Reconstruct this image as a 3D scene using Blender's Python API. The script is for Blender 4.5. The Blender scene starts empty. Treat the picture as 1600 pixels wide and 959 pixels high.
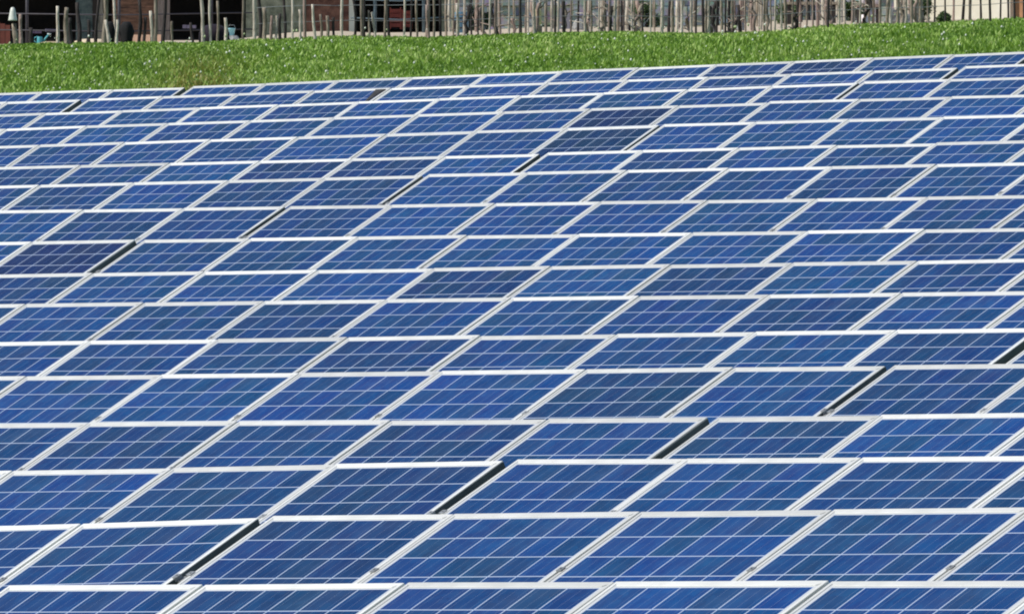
import bpy, math, random
import numpy as np
from mathutils import Vector, Matrix, noise
random.seed(7); rng = np.random.default_rng(7)
S = bpy.context.scene
COL = S.collection
R = math.radians

# ------------------------------------------------------------------ camera frame of the place
YAW, PITCH, FPX = R(46.0167), R(0.3685), 20798.1
sn, cs = math.sin(YAW), math.cos(YAW)
def loc(a, D):                       # a metres to the right, D metres away along the line of sight
    return (-sn*D + cs*a, cs*D + sn*a)
def ad(x, y):
    return cs*x + sn*y, -sn*x + cs*y

# ------------------------------------------------------------------ solar tables (row, side, x0, y0, z_top, grade, panel pitch, bearing)
TABLES = [
    (1,'R',-34.844,31.187,-0.6742,0.01418,1.0108,0.00315),
    (2,'R',-37.106,34.556,-0.4667,0.01474,1.0067,-0.00498),
    (2,'L',-48.312,34.563,-0.7947,0.02860,1.0097,-0.00067),
    (3,'R',-39.321,37.989,-0.2728,0.00759,1.0057,-0.00888),
    (3,'L',-50.524,38.003,-0.4793,0.01809,1.0093,-0.00127),
    (4,'R',-41.540,41.364,-0.1065,0.01194,1.0100,-0.00006),
    (4,'L',-52.755,41.313,-0.1892,0.00714,1.0117,0.00464),
    (5,'R',-43.794,44.775,0.1301,0.00660,1.0076,-0.00521),
    (5,'L',-54.974,44.771,0.0488,0.00709,1.0092,0.00035),
    (6,'L',-57.201,48.125,0.2520,0.00664,1.0096,0.00306),
    (6,'R',-45.993,48.159,0.3235,0.00588,1.0100,0.00000),
    (7,'M',-59.479,51.536,0.5063,0.00389,1.0099,0.00355),
    (8,'M',-61.674,54.970,0.7280,0.00416,1.0095,0.00139),
    (9,'R',-63.897,58.363,0.9953,0.00037,1.0096,0.00184),
    (9,'L',-75.103,58.410,0.9692,0.00192,1.0083,-0.00424),
    (10,'R',-66.144,61.754,1.2671,0.00001,1.0094,-0.00175),
    (10,'L',-77.363,61.669,1.2668,-0.00024,1.0130,0.00765),
    (11,'R',-68.360,65.172,1.5492,0.00182,1.0082,-0.00359),
    (11,'L',-79.579,65.131,1.4770,0.00581,1.0114,0.00363),
    (12,'R',-70.615,68.532,1.7729,0.00436,1.0075,-0.00564),
    (12,'L',-81.843,68.519,1.7163,0.00443,1.0106,0.00119),
    (13,'R',-72.845,71.943,2.0633,0.00431,1.0067,-0.00735),
    (13,'L',-84.050,71.876,1.9659,0.00807,1.0118,0.00600),
    (14,'R',-75.105,75.365,2.3272,0.00247,1.0105,0.00117),
    (14,'L',-86.265,75.327,2.2194,0.00892,1.0103,0.00336),
    (15,'R',-77.356,78.727,2.5778,0.00216,1.0073,-0.00583),
    (15,'L',-88.530,78.730,2.4582,0.00984,1.0079,-0.00030),
    (16,'M',-90.735,82.163,2.6971,0.00822,1.0101,0.00096),
    (16,'R',-79.524,82.174,2.7986,0.00771,1.0100,-0.00000),
    (16,'L',-101.979,82.169,2.6320,0.00569,1.0100,0.00044),
    (17,'M',-93.008,85.563,2.9061,0.01143,1.0079,-0.00243),
    (17,'L',-104.232,85.508,2.8432,0.00482,1.0108,0.00260),
    (17,'R',-81.832,85.536,3.0330,0.01155,1.0100,0.00000),
]
TILT = R(27.1); NP = 11; PW, PL = 0.994, 1.65
TOPH = 1.27                          # top edge above the ground
_rows = {}
for t in TABLES: _rows.setdefault(t[0], []).append(t)
_ry = [ _rows[i][0][3] for i in range(1,18) ]
_rl = []
for i in range(1,18):                # one straight ground line under each row
    xs, zs = [], []
    for t in _rows[i]:
        xs += [t[2], t[2]+11.1]; zs += [t[4], t[4]+t[5]*11.1]
    g, b = np.polyfit(xs, zs, 1); _rl.append((float(g), float(b), min(xs)-4, max(xs)+4))
def row_ground(i, x):
    g, b, x0, x1 = _rl[i]; x = min(max(x, x0), x1); return g*x + b - TOPH
# skyline of the meadow where the stakes stand (lateral metre at 152 m -> ground height there)
_fa = [-5.85, -2.92, 0.0, 2.92, 4.38, 5.85]
_fz = [4.03, 4.09, 4.18, 4.215, 4.275, 4.33]
def fence_z(a): return float(np.interp(a, _fa, _fz)) - float(np.interp(a, [-5.8,-3,0,3,4.4,5.8], [.105,.10,.125,.125,.105,.09])) + 0.012*math.sin(a*2.1)
DF = 152.0
def ground(x, y):
    a, D = ad(x, y)
    if y <= _ry[0]:
        z = row_ground(0, x) - 0.05*(_ry[0]-y)*(1 if y > -4 else 0) - (0.05*35.2 if y <= -4 else 0)
        return max(z, -3.4) if y < 20 else z
    if y <= _ry[-1]:
        k = min(int(np.searchsorted(_ry, y)), 16)
        t = (y-_ry[k-1])/(_ry[k]-_ry[k-1])
        return (1-t)*row_ground(k-1, x) + t*row_ground(k, x)
    ac = min(max(a, -16), 16)
    D17 = (_ry[-1] - a*sn)/cs if abs(a) < 40 else None
    if D17 is None or D17 > DF-8: D17 = min(max((_ry[-1]-a*sn)/cs, 90), DF-8)
    zf = fence_z(ac)
    if D < DF:
        u = min(max((D-D17)/(DF-D17), 0), 1); 
        return (1-u)*row_ground(16, x) + u*zf
    e0 = zf/DF                       # beyond the stakes: nearly level with the line of sight
    d = min(D, 206)-DF
    z = (DF+d)*(e0 + d*float(np.interp(a*DF/D, [-6,-3.2,-2.7,-2.0,-1.7,0,3.2,4.6], [.12,.15,.38,.36,.22,.28,.25,-.05]))/FPX)
    if D > 206: z += (min(D, 700)-206)*0.13 + 3.0*math.sin(a*0.02)*min((D-206)/200, 1)
    return z

# ------------------------------------------------------------------ helpers
def mat(name):
    m = bpy.data.materials.new(name); m.use_nodes = True
    nt = m.node_tree; b = nt.nodes['Principled BSDF']; return m, nt, b
def N(nt, typ, **kw):
    n = nt.nodes.new(typ)
    for k, v in kw.items():
        if k == 'inp':
            for kk, vv in v.items(): n.inputs[kk].default_value = vv
        else: setattr(n, k, v)
    return n
def L(nt, a, b): nt.links.new(a, b)
def ramp(nt, stops, interp='LINEAR'):
    r = N(nt, 'ShaderNodeValToRGB'); cr = r.color_ramp; cr.interpolation = interp
    while len(cr.elements) < len(stops): cr.elements.new(0.5)
    for e, (p, c) in zip(cr.elements, stops): e.position = p; e.color = (*c, 1)
    return r
def rough_mat(name, c1, c2, scale=6, rough=0.85, bump=0.4, bscale=None, metallic=0, obj=True, stretch=(1,1,1), detail=6):
    m, nt, b = mat(name)
    tc = N(nt, 'ShaderNodeTexCoord'); mp = N(nt, 'ShaderNodeMapping'); mp.inputs['Scale'].default_value = stretch
    L(nt, tc.outputs['Object' if obj else 'Generated'], mp.inputs[0])
    n = N(nt, 'ShaderNodeTexNoise', inp={'Scale': scale, 'Detail': detail, 'Roughness': 0.65}); L(nt, mp.outputs[0], n.inputs['Vector'])
    r = ramp(nt, [(0.32, c1), (0.68, c2)]); L(nt, n.outputs['Fac'], r.inputs[0])
    oi = N(nt, 'ShaderNodeObjectInfo'); hsv = N(nt, 'ShaderNodeHueSaturation')
    mr = N(nt, 'ShaderNodeMapRange', inp={'To Min': 0.8, 'To Max': 1.2}); L(nt, oi.outputs['Random'], mr.inputs[0]); L(nt, mr.outputs[0], hsv.inputs['Value'])
    L(nt, r.outputs[0], hsv.inputs['Color']); L(nt, hsv.outputs[0], b.inputs['Base Color'])
    b.inputs['Roughness'].default_value = rough; b.inputs['Metallic'].default_value = metallic
    n2 = N(nt, 'ShaderNodeTexNoise', inp={'Scale': bscale or scale*4, 'Detail': 4}); L(nt, mp.outputs[0], n2.inputs['Vector'])
    bp = N(nt, 'ShaderNodeBump', inp={'Strength': bump, 'Distance': 0.02}); L(nt, n2.outputs['Fac'], bp.inputs['Height']); L(nt, bp.outputs[0], b.inputs['Normal'])
    return m

class MB:
    def __init__(s): s.v = []; s.f = []
    def add(s, vs, fs):
        o = len(s.v); s.v += [tuple(v) for v in vs]; s.f += [tuple(i+o for i in f) for f in fs]
    def box(s, x0, x1, y0, y1, z0, z1, M=None):
        vs = [Vector(p) for p in ((x0,y0,z0),(x1,y0,z0),(x1,y1,z0),(x0,y1,z0),(x0,y0,z1),(x1,y0,z1),(x1,y1,z1),(x0,y1,z1))]
        if M is not None: vs = [M @ v for v in vs]
        s.add(vs, [(0,3,2,1),(4,5,6,7),(0,1,5,4),(1,2,6,5),(2,3,7,6),(3,0,4,7)])
    def tube(s, pts, rads, n=8, cap=True):
        pts = [Vector(p) for p in pts]; rings = []
        for i, p in enumerate(pts):
            t = (pts[min(i+1, len(pts)-1)]-pts[max(i-1, 0)]).normalized()
            u = t.cross(Vector((0,0,1)) if abs(t.z) < 0.9 else Vector((1,0,0))).normalized(); w = t.cross(u)
            rings.append([p + rads[i]*(math.cos(2*math.pi*k/n)*u + math.sin(2*math.pi*k/n)*w) for k in range(n)])
        vs = [q for r in rings for q in r]; fs = []
        for i in range(len(pts)-1):
            for k in range(n): fs.append((i*n+k, i*n+(k+1)%n, (i+1)*n+(k+1)%n, (i+1)*n+k))
        if cap: fs += [tuple(range(n))[::-1], tuple((len(pts)-1)*n+k for k in range(n))]
        s.add(vs, fs)
    def lathe(s, prof, n=20, c=(0,0,0), jit=0, squash=1.0):
        vs = []; 
        for (r, z) in prof:
            for k in range(n):
                t = 2*math.pi*k/n; rr = r*(1+random.uniform(-jit, jit))
                vs.append((c[0]+rr*math.cos(t), c[1]+rr*math.sin(t)*squash, c[2]+z))
        fs = [(i*n+k, i*n+(k+1)%n, (i+1)*n+(k+1)%n, (i+1)*n+k) for i in range(len(prof)-1) for k in range(n)]
        fs += [tuple(range(n))[::-1], tuple((len(prof)-1)*n+k for k in range(n))]
        s.add(vs, fs)
    def build(s, name, m, parent=None, smooth=False):
        me = bpy.data.meshes.new(name); me.from_pydata(s.v, [], s.f); me.materials.append(m)
        if smooth:
            for p in me.polygons: p.use_smooth = True
        me.update(); return link(name, me, parent)
def link(name, data, parent=None):
    o = bpy.data.objects.new(name, data); COL.objects.link(o)
    if parent: o.parent = parent
    return o
def empty(name, p=(0,0,0), rz=0):
    o = link(name, None); o.location = p; o.rotation_euler = (0,0,rz); o.empty_display_size = 0.3; return o
def tag(o, label=None, cat=None, group=None, kind=None):
    if label: o['label'] = label
    if cat: o['category'] = cat
    if group: o['group'] = group
    if kind: o['kind'] = kind
    return o
def place(o, a, D, dz=0, rz=0):      # stand a thing on the ground, facing back down the line of sight
    x, y = loc(a, D); o.location = (x, y, ground(x, y)+dz); o.rotation_euler = (0, 0, YAW+rz); return o

# ------------------------------------------------------------------ materials
ALU = rough_mat('anodised_aluminium', (0.68,0.67,0.62), (0.84,0.83,0.78), scale=5, rough=0.42, bump=0.03, metallic=0.25)
STEEL = rough_mat('galvanised_steel', (0.28,0.29,0.29), (0.42,0.43,0.43), scale=14, rough=0.5, bump=0.1, metallic=0.7)
def cell_material():
    m, nt, b = mat('polycrystalline_cells')
    uv = N(nt, 'ShaderNodeTexCoord'); sp = N(nt, 'ShaderNodeSeparateXYZ'); L(nt, uv.outputs['Object'], sp.inputs[0])
    def math_(op, a, bb=None, c=None):
        n = N(nt, 'ShaderNodeMath', operation=op)
        for i, v in enumerate((a, bb, c)):
            if v is None: continue
            if isinstance(v, (int, float)): n.inputs[i].default_value = v
            else: L(nt, v, n.inputs[i])
        return n.outputs[0]
    CW, CL = 0.155, 0.157
    mx, my = (PW-6*CW)/2, (PL-10*CL)/2
    u = math_('DIVIDE', math_('SUBTRACT', sp.outputs[0], mx), CW)
    v = math_('DIVIDE', math_('SUBTRACT', math_('MULTIPLY', sp.outputs[1], -1), my), CL)
    fu, fv = math_('FRACT', u), math_('FRACT', v)
    hw, hl = 0.0031/CW, 0.0031/CL
    def edge(f, h):                  # 1 near the border of a cell
        d = math_('MINIMUM', f, math_('SUBTRACT', 1.0, f))
        return math_('LESS_THAN', d, h)
    line = math_('MAXIMUM', edge(fu, hw), edge(fv, hl))
    inside = math_('MULTIPLY', math_('MULTIPLY', math_('GREATER_THAN', u, 0.0), math_('LESS_THAN', u, 6.0)),
                   math_('MULTIPLY', math_('GREATER_THAN', v, 0.0), math_('LESS_THAN', v, 10.0)))
    white = math_('MAXIMUM', line, math_('SUBTRACT', 1.0, inside))
    bus = None
    for c in (1/6, 3/6, 5/6):
        e = math_('LESS_THAN', math_('ABSOLUTE', math_('SUBTRACT', fu, c)), 0.0045)
        bus = e if bus is None else math_('MAXIMUM', bus, e)
    # per cell value
    oi = N(nt, 'ShaderNodeObjectInfo')
    cmb = N(nt, 'ShaderNodeCombineXYZ'); L(nt, math_('FLOOR', u), cmb.inputs[0]); L(nt, math_('FLOOR', v), cmb.inputs[1])
    L(nt, math_('MULTIPLY', oi.outputs['Random'], 97.0), cmb.inputs[2])
    wn = N(nt, 'ShaderNodeTexWhiteNoise', noise_dimensions='3D'); L(nt, cmb.outputs[0], wn.inputs['Vector'])
    # crystals, different in every cell and every panel
    off = N(nt, 'ShaderNodeVectorMath', operation='MULTIPLY_ADD'); L(nt, wn.outputs['Color'], off.inputs[0]); off.inputs[1].default_value = (9,9,9); L(nt, uv.outputs['Object'], off.inputs[2])
    mp = N(nt, 'ShaderNodeMapping'); mp.inputs['Scale'].default_value = (1.0, 0.62, 1.0); mp.inputs['Rotation'].default_value = (0,0,0.25); L(nt, off.outputs[0], mp.inputs[0])
    vo = N(nt, 'ShaderNodeTexVoronoi', inp={'Scale': 38.0}); L(nt, mp.outputs[0], vo.inputs['Vector'])
    vs = N(nt, 'ShaderNodeSeparateColor'); L(nt, vo.outputs['Color'], vs.inputs[0])
    nz = N(nt, 'ShaderNodeTexNoise', inp={'Scale': 7.0, 'Detail': 3.0}); L(nt, mp.outputs[0], nz.inputs['Vector'])
    f = math_('ADD', math_('ADD', math_('MULTIPLY', vs.outputs[0], 0.13), 0.09), math_('MULTIPLY', nz.outputs['Fac'], 0.42))
    f = math_('ADD', f, math_('MULTIPLY', wn.outputs['Value'], 0.26))
    r = ramp(nt, [(0.15, (0.003,0.016,0.078)), (0.48, (0.004,0.036,0.136)), (0.72, (0.005,0.063,0.184)), (0.95, (0.006,0.108,0.226))])
    L(nt, f, r.inputs[0])
    hs = N(nt, 'ShaderNodeHueSaturation')
    mr = N(nt, 'ShaderNodeMapRange', inp={'To Min': 0.485, 'To Max': 0.515}); L(nt, wn.outputs['Value'], mr.inputs[0]); L(nt, mr.outputs[0], hs.inputs['Hue'])
    mr2 = N(nt, 'ShaderNodeMapRange', inp={'To Min': 0.82, 'To Max': 1.18}); L(nt, oi.outputs['Random'], mr2.inputs[0]); L(nt, mr2.outputs[0], hs.inputs['Value'])
    L(nt, r.outputs[0], hs.inputs['Color'])
    tint = N(nt, 'ShaderNodeMix', data_type='RGBA', blend_type='MULTIPLY'); tint.inputs['Factor'].default_value = 1
    L(nt, hs.outputs[0], tint.inputs['A']); L(nt, oi.outputs['Color'], tint.inputs['B'])
    def mix(fac, A, Bc):
        n = N(nt, 'ShaderNodeMix', data_type='RGBA'); L(nt, fac, n.inputs['Factor']); L(nt, A, n.inputs['A']); n.inputs['B'].default_value = (*Bc, 1); return n.outputs['Result']
    c = mix(math_('MULTIPLY', bus, 0.35), tint.outputs['Result'], (0.30,0.34,0.42))
    c = mix(math_('MULTIPLY', line, 0.85), c, (0.44,0.51,0.64))
    c = mix(math_('SUBTRACT', 1.0, inside), c, (0.50,0.51,0.52))
    # a little dust
    dn = N(nt, 'ShaderNodeTexNoise', inp={'Scale': 2.2, 'Detail': 8.0, 'Roughness': 0.7}); L(nt, off.outputs[0], dn.inputs['Vector'])
    L(nt, uv.outputs['Object'], dn.inputs['Vector'])
    dm = N(nt, 'ShaderNodeMapRange', inp={'From Min': 0.45, 'From Max': 0.8, 'To Min': 0.0, 'To Max': 0.06}); L(nt, dn.outputs['Fac'], dm.inputs[0])
    c = mix(dm.outputs[0], c, (0.35,0.34,0.30))
    L(nt, c, b.inputs['Base Color'])
    b.inputs['Roughness'].default_value = 0.26; b.inputs['IOR'].default_value = 1.45; b.inputs['Specular IOR Level'].default_value = 0.14
    return m
CELL = cell_material()

# ------------------------------------------------------------------ ground sheet
def ground_sheet():
    def axis(lo, hi, fine_lo, fine_hi, step, coarse):
        v = list(np.arange(fine_lo, fine_hi+1e-6, step)); x = fine_lo; s = step
        while x > lo: s = min(s*1.35, coarse); x -= s; v.insert(0, x)
        x = fine_hi; s = step
        while x < hi: s = min(s*1.35, coarse); x += s; v.append(x)
        return v
    aa = axis(-900, 900, -16, 16, 0.8, 90); dd = axis(-400, 1500, 10, 212, 0.8, 90)
    vs = []
    for D in dd:
        for a in aa:
            x, y = loc(a, D); z = ground(x, y)
            vs.append((x, y, z + (noise.noise(Vector((x*.35, y*.35, 0)))*0.05 if 10 < D < 151 else 0)))
    n = len(aa)
    fs = [(j*n+i, j*n+i+1, (j+1)*n+i+1, (j+1)*n+i) for j in range(len(dd)-1) for i in range(n-1)]
    m, nt, b = mat('meadow_and_soil')
    g = N(nt, 'ShaderNodeNewGeometry'); n1 = N(nt, 'ShaderNodeTexNoise', inp={'Scale': 3.0, 'Detail': 8, 'Roughness': .7}); L(nt, g.outputs['Position'], n1.inputs['Vector'])
    r1 = ramp(nt, [(0.3, (0.05,0.10,0.02)), (0.7, (0.11,0.19,0.04))]); L(nt, n1.outputs['Fac'], r1.inputs[0])
    r2 = ramp(nt, [(0.3, (0.09,0.10,0.05)), (0.5, (0.19,0.175,0.11)), (0.7, (0.07,0.11,0.035))]); L(nt, n1.outputs['Fac'], r2.inputs[0])
    dp = N(nt, 'ShaderNodeVectorMath', operation='DOT_PRODUCT'); dp.inputs[1].default_value = (-sn, cs, 0); L(nt, g.outputs['Position'], dp.inputs[0])
    n3 = N(nt, 'ShaderNodeTexNoise', inp={'Scale': 0.6, 'Detail': 4}); L(nt, g.outputs['Position'], n3.inputs['Vector'])
    ad1 = N(nt, 'ShaderNodeMath', operation='MULTIPLY_ADD', inp={1: 6.0}); L(nt, n3.outputs['Fac'], ad1.inputs[0]); L(nt, dp.outputs['Value'], ad1.inputs[2])
    mr = N(nt, 'ShaderNodeMapRange', inp={'From Min': 156.0, 'From Max': 159.0}); L(nt, ad1.outputs[0], mr.inputs[0])
    mx = N(nt, 'ShaderNodeMix', data_type='RGBA'); L(nt, mr.outputs[0], mx.inputs['Factor']); L(nt, r1.outputs[0], mx.inputs['A']); L(nt, r2.outputs[0], mx.inputs['B'])
    L(nt, mx.outputs['Result'], b.inputs['Base Color']); b.inputs['Roughness'].default_value = 0.95
    n4 = N(nt, 'ShaderNodeTexNoise', inp={'Scale': 14.0, 'Detail': 6}); L(nt, g.outputs['Position'], n4.inputs['Vector'])
    bp = N(nt, 'ShaderNodeBump', inp={'Strength': 0.8, 'Distance': 0.05}); L(nt, n4.outputs['Fac'], bp.inputs['Height']); L(nt, bp.outputs[0], b.inputs['Normal'])
    me = bpy.data.meshes.new('ground'); me.from_pydata(vs, [], fs); me.materials.append(m)
    for p in me.polygons: p.use_smooth = True
    tag(link('ground', me), kind='structure')
ground_sheet()
def dirt_path():
    SAND = rough_mat('sandy_soil', (0.42,0.33,0.22), (0.80,0.67,0.50), scale=2.2, bump=0.5, detail=9)
    vs = []; aa = np.arange(-14, 14.1, 0.4); rows_ = 10
    for j in range(rows_+1):
        for a in aa:
            D = 157 + 35*j/rows_ + (1.2*math.sin(a*1.3)+0.8*math.sin(a*3.1+1) if j in (0, rows_) else 0)
            x, y = loc(a, D); vs.append((x, y, ground(x, y)+0.012+0.02*(0 < j < rows_)))
    n = len(aa)
    fs = [(j*n+i, j*n+i+1, (j+1)*n+i+1, (j+1)*n+i) for j in range(rows_) for i in range(n-1)]
    me = bpy.data.meshes.new('dirt_path'); me.from_pydata(vs, [], fs); me.materials.append(SAND)
    tag(link('dirt_path', me), kind='structure')
dirt_path()

# ------------------------------------------------------------------ solar panels
def panel_meshes():
    g = bpy.data.meshes.new('solar_panel')     # glass laminate with the cells: a 5 mm slab
    e = 0.008; z1, z0 = -0.003, -0.009
    v = [(e,-e,z1),(PW-e,-e,z1),(PW-e,-PL+e,z1),(e,-PL+e,z1),(e,-e,z0),(PW-e,-e,z0),(PW-e,-PL+e,z0),(e,-PL+e,z0)]
    g.from_pydata(v, [], [(3,2,1,0),(4,5,6,7),(0,1,5,4),(1,2,6,5),(2,3,7,6),(3,0,4,7)]); g.materials.append(CELL)
    fr = MB(); w1 = 0.015; w2 = 0.032; d = 0.014; c = 0.0012
    def prof_bar(p0, p1, inn, w):    # bar along an outer edge with mitred ends, lip bevelled a little
        p0, p1, inn = Vector(p0), Vector(p1), Vector(inn); t = (p1-p0).normalized()
        sec = [(0,-c),(c,0),(w-c,0),(w,-c),(w,-0.006),(0.010,-0.0095),(0.010,-d+0.001),(0.0,-d)]
        A = [p0 + inn*s + t*(s if s < w else w) + Vector((0,0,z)) for s, z in sec]
        Bv = [p1 + inn*s - t*(s if s < w else w) + Vector((0,0,z)) for s, z in sec]
        n = len(sec)
        fr.add(A+Bv, [(i, (i+1)%n, n+(i+1)%n, n+i) for i in range(n)] + [tuple(range(n))[::-1], tuple(range(n, 2*n))])
    prof_bar((0,0,0), (PW,0,0), (0,-1,0), w2); prof_bar((PW,-PL,0), (0,-PL,0), (0,1,0), w2)
    prof_bar((0,-PL,0), (0,0,0), (1,0,0), w1); prof_bar((PW,0,0), (PW,-PL,0), (-1,0,0), w1)
    f = bpy.data.meshes.new('frame'); f.from_pydata(fr.v, [], fr.f); f.materials.append(ALU); f.update()
    import bmesh
    bm = bmesh.new(); bm.from_mesh(f); bmesh.ops.recalc_face_normals(bm, faces=bm.faces); bm.to_mesh(f); bm.free()
    return g, f
GM, FM = panel_meshes()
ORD = ['', 'front', 'second', 'third', 'fourth', 'fifth', 'sixth', 'seventh', 'eighth', 'ninth', 'tenth', 'eleventh', 'twelfth', 'thirteenth', 'fourteenth', 'fifteenth', 'sixteenth', 'hindmost']
DARK = {(13,'L',10):(.42,.52,.50), (14,'L',9):(.45,.46,.55), (9,'L',10):(.45,.42,.60), (12,'L',9):(.62,.62,.70), (12,'L',8):(.68,.68,.74),
        (17,'M',8):(.6,.55,.6), (5,'L',9):(.97,.95,.86), (8,'M',4):(.75,.8,.8), (1,'R',0):(.8,.8,.9)}
GAP_SHADE = rough_mat('painted_gap_shade', (0.045,0.062,0.068), (0.11,0.13,0.13), scale=6, rough=0.6, bump=0.1)  # dark colour painted in for the shade inside the gaps between tables
_c = MB(); _c.box(-.013,.013,-.015,.015,.0005,.003); _c.tube([(0,0,.0032),(0,0,.006)],[.004]*2,6); _c.box(-.005,.005,-.02,.02,-.0155,.0003)
CLAMP = bpy.data.meshes.new('clamp'); CLAMP.from_pydata(_c.v, [], _c.f); CLAMP.materials.append(STEEL)
def table(t):
    row, side, x0, y0, zt, g, pitch, az = t
    x0 += {'L': 0.015, 'R': -0.015, 'M': 0.0}[side]
    ex = Vector((math.cos(g)*math.cos(az), math.sin(az), math.sin(g))).normalized()
    ey = Vector((0, math.cos(TILT), math.sin(TILT))); ey = (ey - ey.dot(ex)*ex).normalized(); ez = ex.cross(ey)
    rw = 'front row' if row == 1 else ('hindmost row' if row == 17 else ORD[row]+' row from front')
    where = {'R': ' right of the dark gap', 'L': ' left of the dark gap', 'M': ''}[side]
    if row == 1: where = ''
    if row in (16, 17): where = {'R': ' at the far right', 'L': ' at the far left', 'M': ' between two gaps'}[side]
    base = Vector((x0, y0, row_ground(row-1, x0)))
    root = empty('solar_table', base)
    tag(root, 'rack of blue solar panels, %s%s' % (rw, where), 'solar panels', 'racks of solar panels in rows down the slope')
    Mt = Matrix((ex, ey, ez)).transposed().to_4x4(); top = Vector((x0, y0, zt)) - base
    for k in range(NP):
        p = link('solar_panel', GM, root)
        j = Matrix.Translation((random.uniform(-.002,.002), random.uniform(-.003,.003), random.uniform(-.002,.002))) @ Matrix.Rotation(random.gauss(0, R(0.12)), 4, 'X') @ Matrix.Rotation(random.gauss(0, R(0.10)), 4, 'Y')
        p.matrix_local = Matrix.Translation(top + ex*(k*pitch + (pitch-PW)/2)) @ Mt @ j
        v = random.gauss(1, 0.045); p.color = (v*random.gauss(1,.05), v*random.gauss(1,.04), v, 1)
        if (row, side, k) in DARK:
            p.color = (*DARK[(row, side, k)], 1); p['label'] = 'panel darker than its neighbours' if row != 5 else 'slightly greyer panel'
        f = link('frame', FM, p)
        if (row, side, k) == (16, 'M', 3):
            mb = MB(); xs = PW-0.03
            mb.add([(xs-0.13,-0.035,-0.002),(xs,-0.035,-0.002),(xs-0.01,-0.14,-0.002),(xs-0.02,-0.34,-0.002),(xs-0.13,-0.035,0.006),(xs,-0.035,0.006),(xs-0.01,-0.14,0.006),(xs-0.02,-0.34,0.006)],
                   [(3,2,1,0),(4,5,6,7),(0,1,5,4),(1,2,6,5),(2,3,7,6),(3,0,4,7)])
            o = mb.build('patch', rough_mat('dark_patch', (.012,.012,.014), (.05,.05,.05), scale=12), p); o['label'] = 'dark patch over the corner of the panel'
    ln = NP*pitch
    for s in (0.47, 1.29):
        mb = MB(); mb.box(-0.03, ln+0.045, -s-0.022, -s+0.022, -0.050, -0.0155); o = mb.build('rail', STEEL, root); o.matrix_local = Matrix.Translation(top) @ Mt
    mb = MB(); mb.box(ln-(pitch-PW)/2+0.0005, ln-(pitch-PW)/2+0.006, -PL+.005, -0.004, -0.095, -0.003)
    o = mb.build('gap_shade_strip', GAP_SHADE, root); o.matrix_local = Matrix.Translation(top) @ Mt  # added strip, its dark colour stands in for the shaded frame side
    for k in range(NP+1):
        for s in (0.47, 1.29):
            c = link('clamp', CLAMP, root); xx = k*pitch if 0 < k < NP else (0.004 if k == 0 else ln-0.004)
            c.matrix_local = Matrix.Translation(top) @ Mt @ Matrix.Translation((xx, -s+random.uniform(-.01,.01), 0))
    for q in (0.9, 3.95, 7.0, 10.1):
        pt = top + ex*q
        for s in (0.30, 1.36):
            h = pt - ey*s - ez*0.058
            mb = MB(); mb.box(h.x-0.03, h.x+0.03, h.y-0.03, h.y+0.03, row_ground(row-1, base.x+h.x)-base.z-0.25, h.z-0.01); mb.build('support_post', STEEL, root)
        mb = MB(); mb.tube([pt-ey*0.2-ez*0.082, pt-ey*1.5-ez*0.082], [0.025]*2, 6); mb.build('rafter', STEEL, root)
for t in TABLES: table(t)

# ------------------------------------------------------------------ meadow (grass blades, leaves, flower heads)
def attr_mat(name, rough=0.6, trans=0.0):
    m, nt, b = mat(name); at = N(nt, 'ShaderNodeAttribute', attribute_name='tint'); L(nt, at.outputs['Color'], b.inputs['Base Color'])
    b.inputs['Roughness'].default_value = rough
    if trans:
        tr = N(nt, 'ShaderNodeBsdfTranslucent'); L(nt, at.outputs['Color'], tr.inputs['Color'])
        mx = N(nt, 'ShaderNodeMixShader', inp={0: trans}); L(nt, b.outputs[0], mx.inputs[1]); L(nt, tr.outputs[0], mx.inputs[2]); L(nt, mx.outputs[0], nt.nodes['Material Output'].inputs[0])
    return m
def mesh_np(name, V, F, Cc, m, kind='stuff'):
    me = bpy.data.meshes.new(name); nv, nf = len(V), len(F); k = F.shape[1]
    me.vertices.add(nv); me.vertices.foreach_set('co', V.astype(np.float32).ravel())
    me.loops.add(nf*k); me.loops.foreach_set('vertex_index', F.astype(np.int32).ravel())
    me.polygons.add(nf); me.polygons.foreach_set('loop_start', np.arange(0, nf*k, k, dtype=np.int32)); me.polygons.foreach_set('loop_total', np.full(nf, k, dtype=np.int32))
    me.update(calc_edges=True)
    at = me.attributes.new('tint', 'FLOAT_COLOR', 'POINT'); at.data.foreach_set('color', np.concatenate([Cc, np.ones((nv,1))], 1).astype(np.float32).ravel())
    me.materials.append(m); o = link(name, me); o['kind'] = kind; return o
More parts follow.
